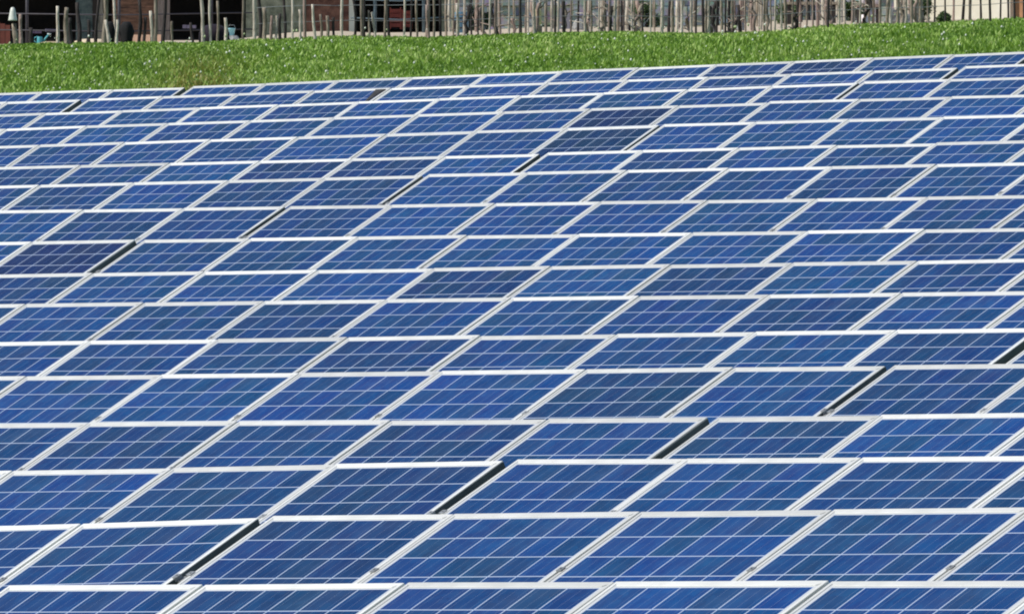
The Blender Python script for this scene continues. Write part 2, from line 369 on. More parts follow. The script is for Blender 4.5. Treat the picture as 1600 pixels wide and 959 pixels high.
def meadow():
    T = 110000
    a = rng.uniform(-8.5, 8.5, T); D = rng.uniform(0, 1, T)
    P = np.empty((T,3))
    for i in range(T):
        d0 = (_ry[-1]-a[i]*sn)/cs + 6.0
        D[i] = d0 + (153.6-d0)*D[i]; x, y = loc(a[i], D[i]); P[i] = (x, y, ground(x, y))
    clump = np.array([noise.noise(Vector((p[0]*1.3, p[1]*1.3, 0))) for p in P])
    big = np.array([noise.noise(Vector((p[0]*.35, p[1]*.35, 5))) for p in P])
    B = 4; n = T*B
    Pb = np.repeat(P, B, 0) + np.concatenate([rng.normal(0, .03, (n,2)), np.zeros((n,1))], 1)
    h = np.repeat(np.clip((154-D)/5, .45, 1), B)*np.repeat(0.055 + 0.05*np.clip(clump+0.3, 0, 1), B)*rng.uniform(.6, 1.5, n)
    yaw = rng.uniform(0, 2*np.pi, n); lean = rng.uniform(.1, .9, n)*h; w = rng.uniform(.005, .017, n)
    dx = np.stack([np.cos(yaw), np.sin(yaw), np.zeros(n)], 1); pz = np.stack([-np.sin(yaw), np.cos(yaw), np.zeros(n)], 1)
    up = np.array([0,0,1.])
    v0 = Pb - dx*w[:,None]*.6; v1 = Pb + dx*w[:,None]*.6
    mid = Pb + up*h[:,None]*.6 + pz*lean[:,None]*.4
    v2 = mid + dx*w[:,None]; v3 = mid - dx*w[:,None]; v4 = Pb + up*h[:,None] + pz*lean[:,None]
    V = np.stack([v0,v1,v2,v3,v4], 1).reshape(-1,3)
    base = np.arange(n)*5
    F = np.concatenate([np.stack([base,base+1,base+2],1), np.stack([base,base+2,base+3],1), np.stack([base+3,base+2,base+4],1)])
    tone = np.repeat(rng.normal(0, .45, T) + big*1.0 + clump*.4, B) + rng.normal(0, .5, n)
    g1, g2, g3 = np.array([.110,.225,.024]), np.array([.265,.445,.052]), np.array([.54,.64,.22])
    t = np.clip(tone*.33+.5, 0, 1)[:,None]
    C1 = np.where(t < .6, g1+(g2-g1)*(t/.6), g2+(g3-g2)*((t-.6)/.4))
    # browner patch of old stems left of the middle
    aa = np.repeat(a, B); DD = np.repeat(D, B)
    br = np.exp(-((aa+3.45)/.5)**2)*np.clip(1-(DD-144)/8, 0, 1)*(rng.uniform(0, 1, n) < .6)
    C1 = C1*(1-br[:,None]) + np.array([.30,.24,.06])*br[:,None]
    mesh_np('meadow_grass', V, F, np.repeat(C1, 5, 0), attr_mat('grass_blades', .55, .3))
    # small pale flower and seed heads
    K = 1500; a = rng.uniform(-8, 8, K); Vs, Fs, Cs = [], [], []
    for i in range(K):
        d0 = (_ry[-1]-a[i]*sn)/cs + 9; D_ = d0+(152-d0)*random.random(); x, y = loc(a[i], D_); z = ground(x, y)+random.uniform(.07,.15); r = random.uniform(.006,.021)
        o = len(Vs); Vs += [(x+r,y,z),(x,y+r,z),(x-r,y,z),(x,y-r,z),(x,y,z+r),(x,y,z-r)]
        Fs += [(o,o+1,o+4),(o+1,o+2,o+4),(o+2,o+3,o+4),(o+3,o,o+4),(o+1,o,o+5),(o+2,o+1,o+5),(o+3,o+2,o+5),(o,o+3,o+5)]
        c = (.75,.78,.66) if random.random() < .4 else (.42,.50,.26); Cs += [c]*6
    mesh_np('flower_heads', np.array(Vs), np.array(Fs), np.array(Cs), attr_mat('flower_heads', .8))
meadow()

# ------------------------------------------------------------------ things behind the meadow
WOODL = rough_mat('weathered_pale_wood', (0.32,0.27,0.20), (0.78,0.71,0.60), scale=5, stretch=(6,6,1), bump=0.8)
WOODG = rough_mat('weathered_grey_wood', (0.10,0.075,0.05), (0.46,0.39,0.30), scale=5, stretch=(6,6,1), bump=0.8)
WOODD = rough_mat('dark_old_wood', (0.012,0.010,0.009), (0.06,0.045,0.04), scale=5, stretch=(6,6,1), bump=0.8)
WOODP = rough_mat('pinkish_bark', (0.22,0.15,0.12), (0.42,0.32,0.27), scale=5, stretch=(6,6,1), bump=0.8)
RUST = rough_mat('rusty_planks', (0.06,0.03,0.02), (0.36,0.17,0.10), scale=5, stretch=(1,1,5), bump=0.5)
BLACKIN = rough_mat('dark_brown_planks', (0.010,0.008,0.007), (0.035,0.024,0.018), scale=3, bump=0.3)  # near-black brown for the barn's back and side walls, floor and a post
TEAL = rough_mat('teal_grey_paint', (0.03,0.06,0.06), (0.22,0.25,0.22), scale=7, bump=0.2)
PLG = rough_mat('lichen_plaster', (0.09,0.10,0.06), (0.42,0.40,0.28), scale=6, bump=0.4)
PLR = rough_mat('red_plaster', (0.10,0.035,0.025), (0.42,0.19,0.12), scale=6, bump=0.4)
CREAM = rough_mat('cream_render', (0.76,0.68,0.52), (0.88,0.82,0.68), scale=1.5, bump=0.2)
TILE = rough_mat('roof_tiles', (0.16,0.07,0.05), (0.34,0.17,0.11), scale=5, bump=0.5)
STONE = rough_mat('field_stone', (0.14,0.145,0.14), (0.36,0.355,0.34), scale=7, bump=0.7)
def plain(name, c, rough=.5, metallic=0.0, v=.25):
    return rough_mat(name, tuple(x*(1-v) for x in c), tuple(min(1, x*(1+v)) for x in c), scale=7, rough=rough, bump=.15, metallic=metallic)

def stake(a, D, w, h, m, label, group, lean=0.0, bend=0.0, jag=None, knots=False):
    mb = MB(); n = 9; pts, rs = [], []
    ph = random.uniform(0, 6)
    for i in range(n):
        t = i/(n-1); z = -0.2 + t*(h+0.2)
        pts.append((lean*t*h + bend*math.sin(t*3.1+ph*0)*h + 0.09*w*math.sin(ph+t*9), 0.3*w*math.cos(ph*2+t*7), z))
        rs.append(w/2*.85*(1.12-0.25*t)*(1+(random.uniform(-.13,.16) if knots else random.uniform(-.08,.1))))
    mb.tube(pts, rs, 8)
    o = mb.build('wooden_stake', m, smooth=True); place(o, a, D, 0, random.uniform(-.3,.3)); tag(o, label, 'stake', group); return o
px = lambda x, D: (x-800)/FPX*D      # lateral metres of a bearing, used once per thing below
GL = 'stakes standing along the far edge of the meadow'
# (bearing, distance, width m, height m, material, lean, bend, label)
SING = [
 (32, 152.5, .050, .38, WOODP, 0, 0, 'thin pinkish stake just right of the white cone'),
 (24, 152.3, .075, .27, WOODG, -.05, .04, 'crooked pale stump stake under the white cone'),
 (90, 152.5, .042, .46, WOODL, 0, 0, 'straight whitish stake in front of the first dark bay'),
 (101, 152.2, .062, .44, WOODG, .04, .02, 'thick grey stake touching the whitish one'),
 (110, 152.1, .050, .32, WOODD, -.03, .02, 'short dark stake right of the thick grey one'),
 (159, 152.6, .060, .75, WOODG, .05, .03, 'grey stake right of the teal door'),
 (170, 152.4, .050, .30, WOODL, -.12, .05, 'short leaning pale stake beside the left small black sack'),
 (176, 153.0, .040, .62, WOODL, .02, .03, 'taller pale stake behind the two small black sacks'),
 (182, 152.0, .038, .30, WOODL, .02, 0, 'pale stake between the two small black sacks'),
 (236, 152.7, .045, .40, WOODL, 0, .02, 'pale stake in front of the rusty planks'),
 (243, 152.7, .050, .75, WOODG, 0, 0, 'tall grey stake beside the brown pillar'),
 (269, 152.5, .036, .28, WOODG, -.02, 0, 'short slim stake right of the brown pillar'),
 (315, 152.6, .048, .60, WOODL, -.04, .05, 'pale curved stake left of the trio over the bulging sack'),
 (329, 152.6, .036, .62, WOODL, -.02, 0, 'middle pale stake of the trio over the bulging sack'),
 (338, 152.6, .036, .50, WOODG, .03, .02, 'right hand stake of the trio over the bulging sack'),
 (351, 152.3, .042, .30, WOODL, .03, .03, 'short knobbly stake right of the bulging sack'),
 (380, 152.8, .034, .75, WOODG, 0, 0, 'thin tall stake right of the blue bucket'),
 (396, 152.5, .050, .90, WOODL, .01, .01, 'tall pale greenish stake at the end of the rails'),
 (411, 152.3, .060, .40, WOODG, .03, .04, 'bent grey stake before the green plaster wall'),
 (424, 152.2, .040, .30, WOODP, 0, 0, 'reddish stake before the green plaster wall'),
 (431, 152.2, .034, .30, WOODL, .03, 0, 'short white stake beside the dark brown one'),
 (437, 152.1, .045, .32, WOODD, 0, 0, 'short dark brown stake before the sandy strip'),
 (457, 152.5, .034, .85, WOODL, 0, 0, 'thin tall pale stake at the edge of the green plaster'),
 (468, 152.4, .040, .36, WOODL, 0, .03, 'pale bowed stake before the red plaster'),
 (476, 152.6, .040, .80, WOODP, 0, 0, 'tall pinkish stake before the red plaster'),
 (493, 151.9, .038, .42, WOODL, -.10, .02, 'whitish leaning stake before the red plaster'),
 (501, 152.4, .036, .30, WOODG, 0, .03, 'short grey stake right of the leaning white one'),
 (512, 152.3, .044, .28, WOODG, 0, 0, 'stubby stake in the middle of the red plaster'),
 (521, 152.3, .038, .26, WOODD, 0, 0, 'small dark stake in the middle of the red plaster'),
 (534, 152.5, .036, .85, WOODL, 0, 0, 'tall white stake at the right of the red plaster'),
 (565, 152.4, .038, .85, WOODG, 0, 0, 'tall grey stake at the left of the red crates bay'),
 (569, 152.1, .034, .62, WOODD, 0, 0, 'dark stake touching the tall grey one by the crates bay'),
 (576, 152.4, .030, .34, WOODG, 0, .02, 'thin short stake left of the white bowed stake'),
 (585, 152.6, .036, .32, WOODL, -.08, .05, 'white bowed stake left of the red crates'),
 (602, 152.4, .036, .85, WOODG, 0, 0, 'tall dull stake left of the red crates'),
 (631, 152.5, .030, .85, WOODL, 0, .01, 'thin pale stake in front of the red crates'),
 (650, 152.6, .034, .50, WOODG, 0, .02, 'grey stake at the right of the red crates'),
 (662, 152.3, .048, .70, WOODP, .05, .05, 'gnarled pinkish stake right of the red crates'),
 (668, 152.1, .042, .40, WOODP, -.03, .03, 'shorter gnarled stake leaning on the gnarled pinkish one'),
 (678, 152.4, .034, .80, WOODG, 0, 0, 'grey stake left of the last barn pillar'),
 (688, 152.6, .034, .80, WOODD, 0, 0, 'dark stake at the last barn pillar'),
]
for (x, D, w, h, m, ln, bd, lb) in SING:
    stake(px(x, D), D, w, h, m, lb, GL, ln, bd, knots=True)
# the dense vineyard part to the right, in staggered lines
for (x_, w_, h_, lb_) in ((48, .05, .22, 'short black stub in front of the first dark bay'), (122, .06, .50, 'dark stake before the teal door, leftmost'), (138, .05, .30, 'short dark stake before the teal door'), (151, .045, .62, 'tall dark stake right of the teal door'),
    (215, .05, .55, 'dark stake before the rusty planks'), (226, .04, .33, 'short dark stake before the rusty planks'), (252, .05, .75, 'dark stake before the brown pillar'), (300, .04, .26, 'small dark stake left of the bulging sack'), (404, .05, .70, 'tall dark stake before the green plaster'), (446, .04, .60, 'dark stake in the middle of the green plaster'), (550, .04, .60, 'dark stake before the pale pillar'), (612, .035, .75, 'dark stake before the left red crate'), (641, .03, .75, 'dark thin stake before the right red crate')):
    stake(px(x_, 153.2), 153.2, w_, h_, WOODD, lb_, GL, random.gauss(0,.03), random.gauss(0,.03), knots=True)
x = 699.0; k = 0
KIND = [(WOODL, 'pale grey stake in the crowded vineyard right of the barn'), (WOODG, 'mid grey stake in the crowded vineyard right of the barn'), (WOODD, 'dark stake in the crowded vineyard right of the barn'), (WOODP, 'pinkish brown stake in the crowded vineyard right of the barn')]
while x < 1640:
    m, lb = KIND[random.choices(range(4), (5,4,4,2))[0] if x < 1440 else random.choices(range(4), (0,1,7,1))[0]]
    D = random.choice((152.2, 152.8, 154.5, 156.5, 160))
    stake(px(x, D), D, random.uniform(.022,.046), random.uniform(.35,1.1) if random.random() < .45 else random.uniform(.75,1.2), m, lb,
          'stakes of the crowded vineyard', random.gauss(0,.012), random.gauss(0,.007), knots=True)
    x += random.uniform(3.5, 12.5) if x < 1440 else random.uniform(9, 16)
for i in range(55):                  # vineyard lines further back
    D = random.uniform(170, 200); x = random.uniform(700, 1450); m, lb = KIND[random.choices(range(4), (5,4,3,1))[0]]
    stake(px(x, D), D, random.uniform(.04,.06), random.uniform(.8,1.3), m, lb, 'stakes of the crowded vineyard', random.gauss(0,.03), 0, knots=True)

# barn with open bays, 195 m away
DB = 195.0; q = lambda x: (x-800)/FPX*DB
def barn():
    r = place(empty('open_barn'), q(330), DB); c0 = q(330); g0 = r.location.z
    tag(r, 'long low barn with dark open bays and a rusty plank wall, behind the stakes', 'barn')
    X = lambda x: q(x)-c0
    def bx(name, m, x0, x1, y0, y1, z0, z1, lb=None):
        mb = MB(); mb.box(x0, x1, y0, y1, z0, z1); o = mb.build(name, m, r)
        if lb: o['label'] = lb
        return o
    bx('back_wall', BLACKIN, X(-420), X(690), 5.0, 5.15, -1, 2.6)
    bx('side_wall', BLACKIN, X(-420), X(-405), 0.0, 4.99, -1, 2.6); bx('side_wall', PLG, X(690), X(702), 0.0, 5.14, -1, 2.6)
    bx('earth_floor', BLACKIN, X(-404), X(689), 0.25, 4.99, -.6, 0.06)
    bx('teal_door', TEAL, X(118), X(144), 0.10, 0.16, -.1, 2.1)
    bx('bay_post', BLACKIN, X(144.3), X(152), 0.02, 0.2, -.3, 2.3); bx('bay_post', WOODG, X(152.5), X(161), 0.02, 0.2, -.3, 2.3)
    pw = MB()
    for i in range(11): pw.box(X(175), X(246), 0.04+.012*(i%2), 0.10+.012*(i%2), -.1+i*.2, .095+i*.2)
    pw.build('plank_wall', RUST, r)
    bx('pillar', WOODP, X(246.4), X(265), 0.0, 0.22, -.3, 2.3, 'brown pillar')
    bx('plaster_wall', PLG, X(384), X(478), 0.0, 0.18, -.3, 2.3, 'greenish plaster wall'); bx('plaster_wall', PLR, X(478.3), X(545), 0.02, 0.2, -.3, 2.3, 'red plaster wall')
    bx('pillar', CREAM, X(545.3), X(555), -0.02, 0.22, -.3, 2.3, 'pale pillar')
    bx('stone_sill', STONE, X(555.5), X(689), -0.25, 0.2, -.3, 0.07)
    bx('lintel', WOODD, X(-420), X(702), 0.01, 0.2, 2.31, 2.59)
    ro = MB(); A, B_ = X(-430), X(712)
    ro.add([(A,-.6,2.5),(B_,-.6,2.5),(B_,2.6,3.5),(A,2.6,3.5),(A,5.7,2.5),(B_,5.7,2.5),(A,-.6,2.62),(B_,-.6,2.62),(B_,2.6,3.62),(A,2.6,3.62),(A,5.7,2.62),(B_,5.7,2.62)],
           [(0,1,2,3),(3,2,5,4),(6,9,8,7),(9,10,11,8),(0,6,7,1),(4,5,11,10),(0,3,9,6),(3,4,10,9),(1,7,8,2),(2,8,11,5)]); ro.build('roof', TILE, r)
barn()
def house():
    r = place(empty('farmhouse'), q(1505), 203, 0, -R(40)); tag(r, 'cream rendered farmhouse behind the dark stakes at the far right', 'house')
    for (x0, x1) in ((-1.0, 1.25), (2.15, 5.2)):
        mb = MB(); mb.box(x0, x1, 0, .3, -.3, 3); mb.build('wall', CREAM, r)
    mb = MB(); mb.box(-.99, 5.19, .31, 6, -.2, 3); mb.build('wall', CREAM, r)
    mb = MB(); mb.box(-1.05, 5.25, -.05, .2, -.8, .02); mb.build('stone_plinth', STONE, r)
    d = MB(); d.box(1.26, 2.14, .12, .18, .03, 2.1); dd = d.build('shutter_door', plain('orange_brown_paint', (.50,.25,.12)), r)
    d = MB(); d.box(1.3, 2.1, .09, .118, 1.1, 1.13); d.build('crossbar', WOODD, dd)
    ro = MB(); ro.add([(-1.2,-.5,2.95),(5.6,-.5,2.95),(5.6,3,4.3),(-1.2,3,4.3),(5.6,6.5,2.95),(-1.2,6.5,2.95),(-1.2,-.5,3.1),(5.6,-.5,3.1),(5.6,3,4.45),(-1.2,3,4.45),(5.6,6.5,3.1),(-1.2,6.5,3.1)],
        [(0,1,2,3),(3,2,4,5),(6,9,8,7),(9,11,10,8),(0,6,7,1),(5,4,10,11),(0,3,9,6),(3,5,11,9),(1,7,8,2),(2,8,10,4)]); ro.build('roof', TILE, r)
house()
def rails(x0, x1, D, label, hs, m, posts):
    r = place(empty('pipe_fence'), px((x0+x1)/2, D), D); tag(r, label, 'fence', None); hw = (px(x1, D)-px(x0, D))/2
    for h in hs:
        mb = MB(); mb.tube([(-hw,0,h),(0,0,h-.025),(hw,0,h+.01)], [.009]*3, 8); mb.build('rail', m, r, True)
    for i in range(posts):
        xx = -hw+2*hw*(i+.5)/posts; mb = MB(); mb.tube([(xx,.03,-.3),(xx,.03,1.15)], [.022]*2, 8); mb.build('post', m, r, True)
PIPE = plain('dull_pipe_paint', (.04,.036,.045), .6, .1)
rails(-30, 402, 186, 'dull grey two rail pipe fence before the left dark bays', (.20, .43, .9), PIPE, 3)
rails(548, 700, 186, 'bluish pipe rails before the bay with the red crates', (.24, .50, .9), plain('bluish_pipe_paint', (.09,.14,.17), .55, .1), 2)
def vine(x, D, h, lb):
    r = place(empty('grape_vine'), px(x,D), D, 0, random.uniform(-.4,.4)); tag(r, lb, 'vine', 'old vines between the crowded stakes')
    mb = MB(); p = Vector((0,0,-.1)); pts = [p]; rs = [.026]
    for i in range(7): p = p+Vector((random.gauss(0,.022),random.gauss(0,.015),h/6)); pts.append(p); rs.append(.024*random.uniform(.65,1.2))
    mb.tube(pts, rs, 8); mb.build('trunk', random.choice((WOODD, WOODP, WOODG)), r, True)
    for i in range(4):
        q0 = pts[random.randint(3,7)]; sx = random.choice((-1,1)); mb = MB()
        mb.tube([q0, q0+Vector((sx*.05,0,.03)), q0+Vector((sx*random.uniform(.08,.2),.01,random.uniform(-.02,.16)))], [.010,.008,.004], 6); mb.build('cane', random.choice((WOODL, WOODP, WOODG)), r, True)
for i in range(30):
    vine(random.uniform(700,1450), random.choice((153,155,158,163)), random.uniform(.22,.5), 'gnarled old vine stem between the crowded stakes right of the barn')
def wires():
    r = empty('wire_fence', (0,0,0)); tag(r, 'thin vineyard wires strung along the stakes right of the barn', 'fence')
    for h in (.22, .40, .62):
        mb = MB(); pts = []
        for i in range(41):
            a = px(400, 152.7)+(px(1630, 152.7)-px(400, 152.7))*i/40; X, Y = loc(a, 152.7); pts.append((X, Y, ground(X, Y)+h+random.uniform(-.006,.006)))
        mb.tube(pts, [.0035]*41, 5); mb.build('wire', STEEL, r)
wires()

# stone wall right of the barn: every stone a bump of one built wall
def stone_wall():
    r = MB()
    D = 204.0
    for lay in range(9):
        a = q(700)
        while a < q(1462):
            w = random.uniform(.16,.42); h = .155; dpt = random.uniform(.0,.06); z = lay*.15-.15
            r.box(a-q(1080)+.008, a-q(1080)+w-.008, -.2-dpt, .2, z+random.uniform(0,.012), z+h-random.uniform(.004,.02)); a += w
    o = r.build('dry_stone_wall', STONE_W); place(o, q(1080)*204/195, D); tag(o, 'mottled grey dry stone wall behind the crowded stakes', 'wall')
m, nt, b = mat('mixed_stones'); STONE_W = m
gi = N(nt, 'ShaderNodeNewGeometry'); rr = ramp(nt, [(0, (.16,.19,.20)), (.25, (.34,.38,.40)), (.5, (.50,.48,.50)), (.7, (.24,.28,.24)), (.85, (.60,.54,.52)), (1, (.38,.42,.46))])
L(nt, gi.outputs['Random Per Island'], rr.inputs[0]); nn = N(nt, 'ShaderNodeTexNoise', inp={'Scale': 9, 'Detail': 6}); tcc = N(nt, 'ShaderNodeTexCoord'); L(nt, tcc.outputs['Object'], nn.inputs['Vector'])
mmx = N(nt, 'ShaderNodeMix', data_type='RGBA', blend_type='OVERLAY'); mmx.inputs['Factor'].default_value = .7; L(nt, rr.outputs[0], mmx.inputs['A']); L(nt, nn.outputs['Color'], mmx.inputs['B']); L(nt, mmx.outputs['Result'], b.inputs['Base Color']); b.inputs['Roughness'].default_value = .95
stone_wall()

def single(name, mb, m, a, D, label, cat, dz=0, rz=0, smooth=False, group=None):
    o = mb.build(name, m, smooth=smooth); place(o, a, D, dz, rz); return tag(o, label, cat, group)
# white cone on its stump
mb = MB(); mb.lathe([(.052,0),(.050,.012),(.034,.10),(.022,.145),(.012,.152)], 20); single('plastic_cone', mb, plain('white_plastic', (.62,.63,.56), .4, v=.1), px(20,152.3), 152.25, 'whitish cone capping the crooked stump stake at the left edge', 'cone', .31, smooth=True)
# watering can
CY = plain('turquoise_plastic', (.06,.32,.36), .5, v=.2)
r = place(empty('watering_can'), px(62,158), 158, .02); tag(r, 'small turquoise watering can on the ground before the first dark bay', 'watering can')
mb = MB(); mb.lathe([(.034,0),(.036,.01),(.032,.09),(.030,.10)], 16); mb.build('body', CY, r, True)
mb = MB(); mb.tube([(.03,0,.03),(.07,0,.085),(.105,0,.125)], [.012,.010,.009], 8); mb.build('spout', CY, r, True)
mb = MB(); mb.lathe([(.012,0),(.024,.012),(.024,.02)], 12, (.112,0,.12)); mb.build('rose', plain('pale_plastic', (.6,.72,.72), .3, v=.05), r, True)
mb = MB(); mb.tube([(-.03,0,.02),(-.065,0,.05),(-.06,0,.09),(-.02,0,.105)], [.007]*4, 6); mb.build('handle', CY, r, True)
# black bins
BLK = plain('black_rubber', (.004,.004,.005), .9)
for (x, w, lb) in ((172, .055, 'narrower left small black sack before the rusty planks'), (198, .075, 'wider right small black sack before the rusty planks')):
    mb = MB(); mb.lathe([(w*.6,-.05),(w*.85,.01),(w*.8,.08),(w*1.05,.16),(w*.9,.23),(w*.6,.27),(w*.25,.28)], 18, jit=.16)
    single('black_sack', mb, BLK, px(x,152.9), 152.9, lb, 'sack', group='black sacks before the rusty planks', smooth=True)
# black sack
mb = MB(); prof = [(.10,-.03),(.165,.0),(.18,.06),(.175,.13),(.15,.18),(.09,.22),(.03,.235)]; mb.lathe(prof, 22, jit=.10); single('bulging_sack', mb, plain('purple_black_plastic', (.008,.003,.010), .9), px(334,152.9), 152.95, 'bulging purplish black sack below the trio of pale stakes', 'sack', smooth=True)
# trough
def trough():
    r = place(empty('feed_trough'), px(228,170), 170); tag(r, 'long peach coloured trough below the rusty planks', 'trough')
    m = plain('peach_clay', (.62,.40,.28), .8, v=.12); mb = MB()
    mb.box(-.21,.21,-.12,-.09,-.1,.12); mb.box(-.21,.21,.09,.12,-.1,.12); mb.box(-.21,-.18,-.088,.088,-.1,.118); mb.box(.18,.21,-.088,.088,-.1,.118); mb.build('basin', m, r)
    mb = MB(); mb.box(-.178,.178,-.088,.088,-.1,.05); mb.build('contents', plain('old_straw', (.30,.22,.10), .9), r)
trough()
mb = MB(); mb.lathe([(.20,-.05),(.21,0),(.19,.05),(.12,.075),(.04,.08)], 16, jit=.14, squash=.6); single('sand_heap', mb, plain('pale_sand', (.55,.45,.32), .95), px(143,160), 160, 'low pale heap of sand below the teal door', 'sand heap', smooth=True)
mb = MB(); mb.lathe([(.20,-.05),(.21,0),(.17,.04),(.10,.055),(.04,.06)], 16, jit=.14, squash=.6); single('sand_heap', mb, plain('brown_sand', (.42,.32,.20), .95), px(80,158), 158, 'low brown heap of sand right of the turquoise watering can', 'sand heap', smooth=True)
# blue bucket
r = place(empty('bucket'), px(362,170), 170, .10); tag(r, 'small shiny light blue bucket on a stone right of the bulging sack', 'bucket')
mb = MB(); mb.lathe([(.030,.0),(.045,.085),(.049,.087),(.049,.094)], 16); mb.build('body', plain('light_blue_plastic', (.25,.55,.65), .25, v=.05), r, True)
mb = MB(); mb.tube([(-.048,0,.09),(-.03,0,.135),(.03,0,.135),(.048,0,.09)], [.003]*4, 6); mb.build('handle', STEEL, r, True)
mb = MB(); mb.lathe([(.13,-.1),(.12,.04),(.08,.10)], 9, jit=.12); single('flat_stone', mb, STONE, px(362,170), 170, 'grey flat stone under the light blue bucket', 'stone')
# clutter in the first dark bay
def board(x, D, w, h, c, lb, cat, name, dz=0.0, tilt=0.0):
    mb = MB(); M = Matrix.Rotation(tilt, 4, 'Y')
    for i in range(3): mb.box(-w/2+i*w/3+.003, -w/2+(i+1)*w/3-.003, -.02-.004*i, .02, 0, h*(1-.06*i), M)
    single(name, mb, plain(name+'_wood', c, .9), px(x,D), D, lb, cat, dz, random.uniform(-.3,.3))
board(4, 190, .22, .34, (.17,.05,.035), 'reddish brown planks leaning in shade at the left edge', 'planks', 'plank_pile')
board(56, 189, .16, .045, (.16,.12,.20), 'purplish board lying across the first dark bay', 'board', 'wooden_board', .19)
board(80, 190, .17, .04, (.12,.11,.17), 'dim bluish board right of the turquoise watering can', 'board', 'wooden_board', .21)
board(296, 190, .20, .05, (.08,.07,.11), 'dim bluish board in the bay left of the bulging sack', 'board', 'wooden_board', .20)
# crates in the bay
REDM = plain('red_plastic', (.60,.10,.06), .5)
for (x, w, z, lb) in ((618, .13, .20, 'left red crate in the bay behind the bluish rails'), (636, .12, .17, 'right red crate in the bay behind the bluish rails')):
    r = place(empty('plastic_crate'), q(x)*196.2/195, 196.2, .06); tag(r, lb, 'crate', 'red crates in the barn bay')
    mb = MB(); w2 = w*.58
    for i in range(4): mb.box(-w2, w2, -.15, -.135, .03+i*(z+.08)/4, .03+i*(z+.08)/4+(z+.08)/5)
    for sx in (-1,1): mb.box(sx*w2-.01, sx*w2+.01, -.152, .15, 0, z+.12)
    mb.box(-w2+.011, w2-.011, .135, .15, 0, z+.1); mb.build('crate_sides', REDM, r)
    mb = MB(); mb.box(-w2+.012, w2-.012, -.133, .133, .0, z+.02); mb.build('contents', WOODD, r)
# barrel, sack, cabinet and so on among the stakes
r = place(empty('barrel'), px(721,178), 178); tag(r, 'blue barrel just right of the barn end', 'barrel')
mb = MB(); mb.lathe([(.085,-.05),(.09,.0),(.098,.16),(.09,.30),(.086,.31)], 20); mb.build('body', plain('blue_barrel_plastic', (.07,.16,.24), .4), r, True)
for h in (.09,.22): mb = MB(); mb.lathe([(.101,h),(.101,h+.015)], 20); mb.build('hoop', WOODD, r)
mb = MB(); mb.lathe([(.034,-.02),(.040,.03),(.038,.10),(.040,.15),(.028,.19),(.012,.20)], 14, jit=.2); single('yellow_sack', mb, plain('pale_yellow_cloth', (.72,.58,.30), .8, v=.1), px(841,153.5), 153.5, 'slim pale yellow sack among the crowded stakes', 'sack', .12, smooth=True)
mb = MB(); mb.lathe([(.045,-.1),(.042,.05),(.045,.125)], 7, jit=.1); single('tree_stump', mb, WOODP, px(841,153.5), 153.5, 'short stump carrying the pale yellow sack', 'stump')
r = place(empty('metal_cabinet'), px(881,175), 175); tag(r, 'plain lilac grey cabinet standing right of the yellow sack', 'cabinet')
mb = MB(); mb.box(-.085,.085,-.08,.1,-.05,.30); mb.build('body', plain('lilac_grey_paint', (.22,.21,.25), .5, v=.1), r); mb = MB(); mb.box(-.078,.078,-.095,-.082,0,.285); mb.build('door', plain('lilac_grey_door', (.25,.24,.28), .5, v=.1), r)
mb = MB(); mb.lathe([(.03,0),(.055,.05),(.05,.14),(.035,.17)], 14, jit=.04); single('clay_pot', mb, BLK, px(1107,160), 160, 'dark pot on a grey stone in the middle of the stakes', 'pot', .17, smooth=True)
mb = MB(); mb.lathe([(.09,-.1),(.085,.1),(.06,.172)], 9, jit=.12); single('upright_stone', mb, STONE, px(1107,160), 160, 'grey stone carrying the dark pot', 'stone')
def bench(x, D, w, h, lb, m):
    r = place(empty('plank_bench'), px(x, D), D); tag(r, lb, 'bench')
    mb = MB(); mb.box(-w/2, w/2, -.12, .12, h-.035, h); mb.build('seat', m, r)
    for sx in (-1, 1): mb = MB(); mb.box(sx*w*.4-.025, sx*w*.4+.025, -.1, .1, -.1, h-.037); mb.build('leg', WOODD, r)
bench(1268, 172, .72, .31, 'grey plank bench behind the stakes, longest one', WOODG); bench(973, 165, .24, .14, 'low short plank bench over sandy soil', WOODG); bench(1357, 168, .30, .27, 'brown plank bench under the two white jugs', WOODP)
r = place(empty('dark_box'), px(1291,172), 171.98, .31); tag(r, 'dark box on the longest grey bench', 'box'); mb = MB(); mb.box(-.07,.07,-.08,.08,0,.10); mb.build('body', WOODD, r); mb = MB(); mb.box(-.075,.075,-.085,.085,.101,.115); mb.build('lid', WOODD, r)
WH = plain('pinkish_white_plastic', (.72,.62,.60), .4, v=.08)
for (x, lb) in ((1348, 'left pinkish white jug on the brown bench'), (1368, 'right pinkish white jug on the brown bench')):
    r = place(empty('plastic_jug'), px(x,168), 168, .27); tag(r, lb, 'jug', 'white jugs on the brown bench')
    mb = MB(); mb.lathe([(.036,0),(.042,.01),(.042,.07),(.018,.10),(.014,.115)], 14); mb.build('body', WH, r, True); mb = MB(); mb.tube([(.03,0,.085),(.06,0,.08),(.055,0,.04),(.04,0,.03)], [.006]*4, 6); mb.build('handle', WH, r, True)
mb = MB(); mb.lathe([(.05,-.03),(.055,.02),(.045,.12),(.03,.15)], 12, jit=.1); single('white_sack', mb, WH, px(1350,156), 156, 'whitish sack on the ground below the brown bench', 'sack', smooth=True)
for (x, D, s_, lb) in ((1418, 160, .065, 'bluish grey boulder at the left of the dark far stakes'), (1395, 165, .10, 'brown grey boulder beside the whitish sack'), (1155, 162, .07, 'grey boulder low among the crowded stakes'), (905, 168, .08, 'flat grey boulder right of the lilac cabinet')):
    mb = MB(); mb.lathe([(s_*.8,-.05),(s_*1.05,s_*.4),(s_,s_*1.1),(s_*.6,s_*1.7),(s_*.2,s_*1.95)], 11, jit=.14); single('boulder', mb, STONE, px(x,D), D, lb, 'boulder', .02)

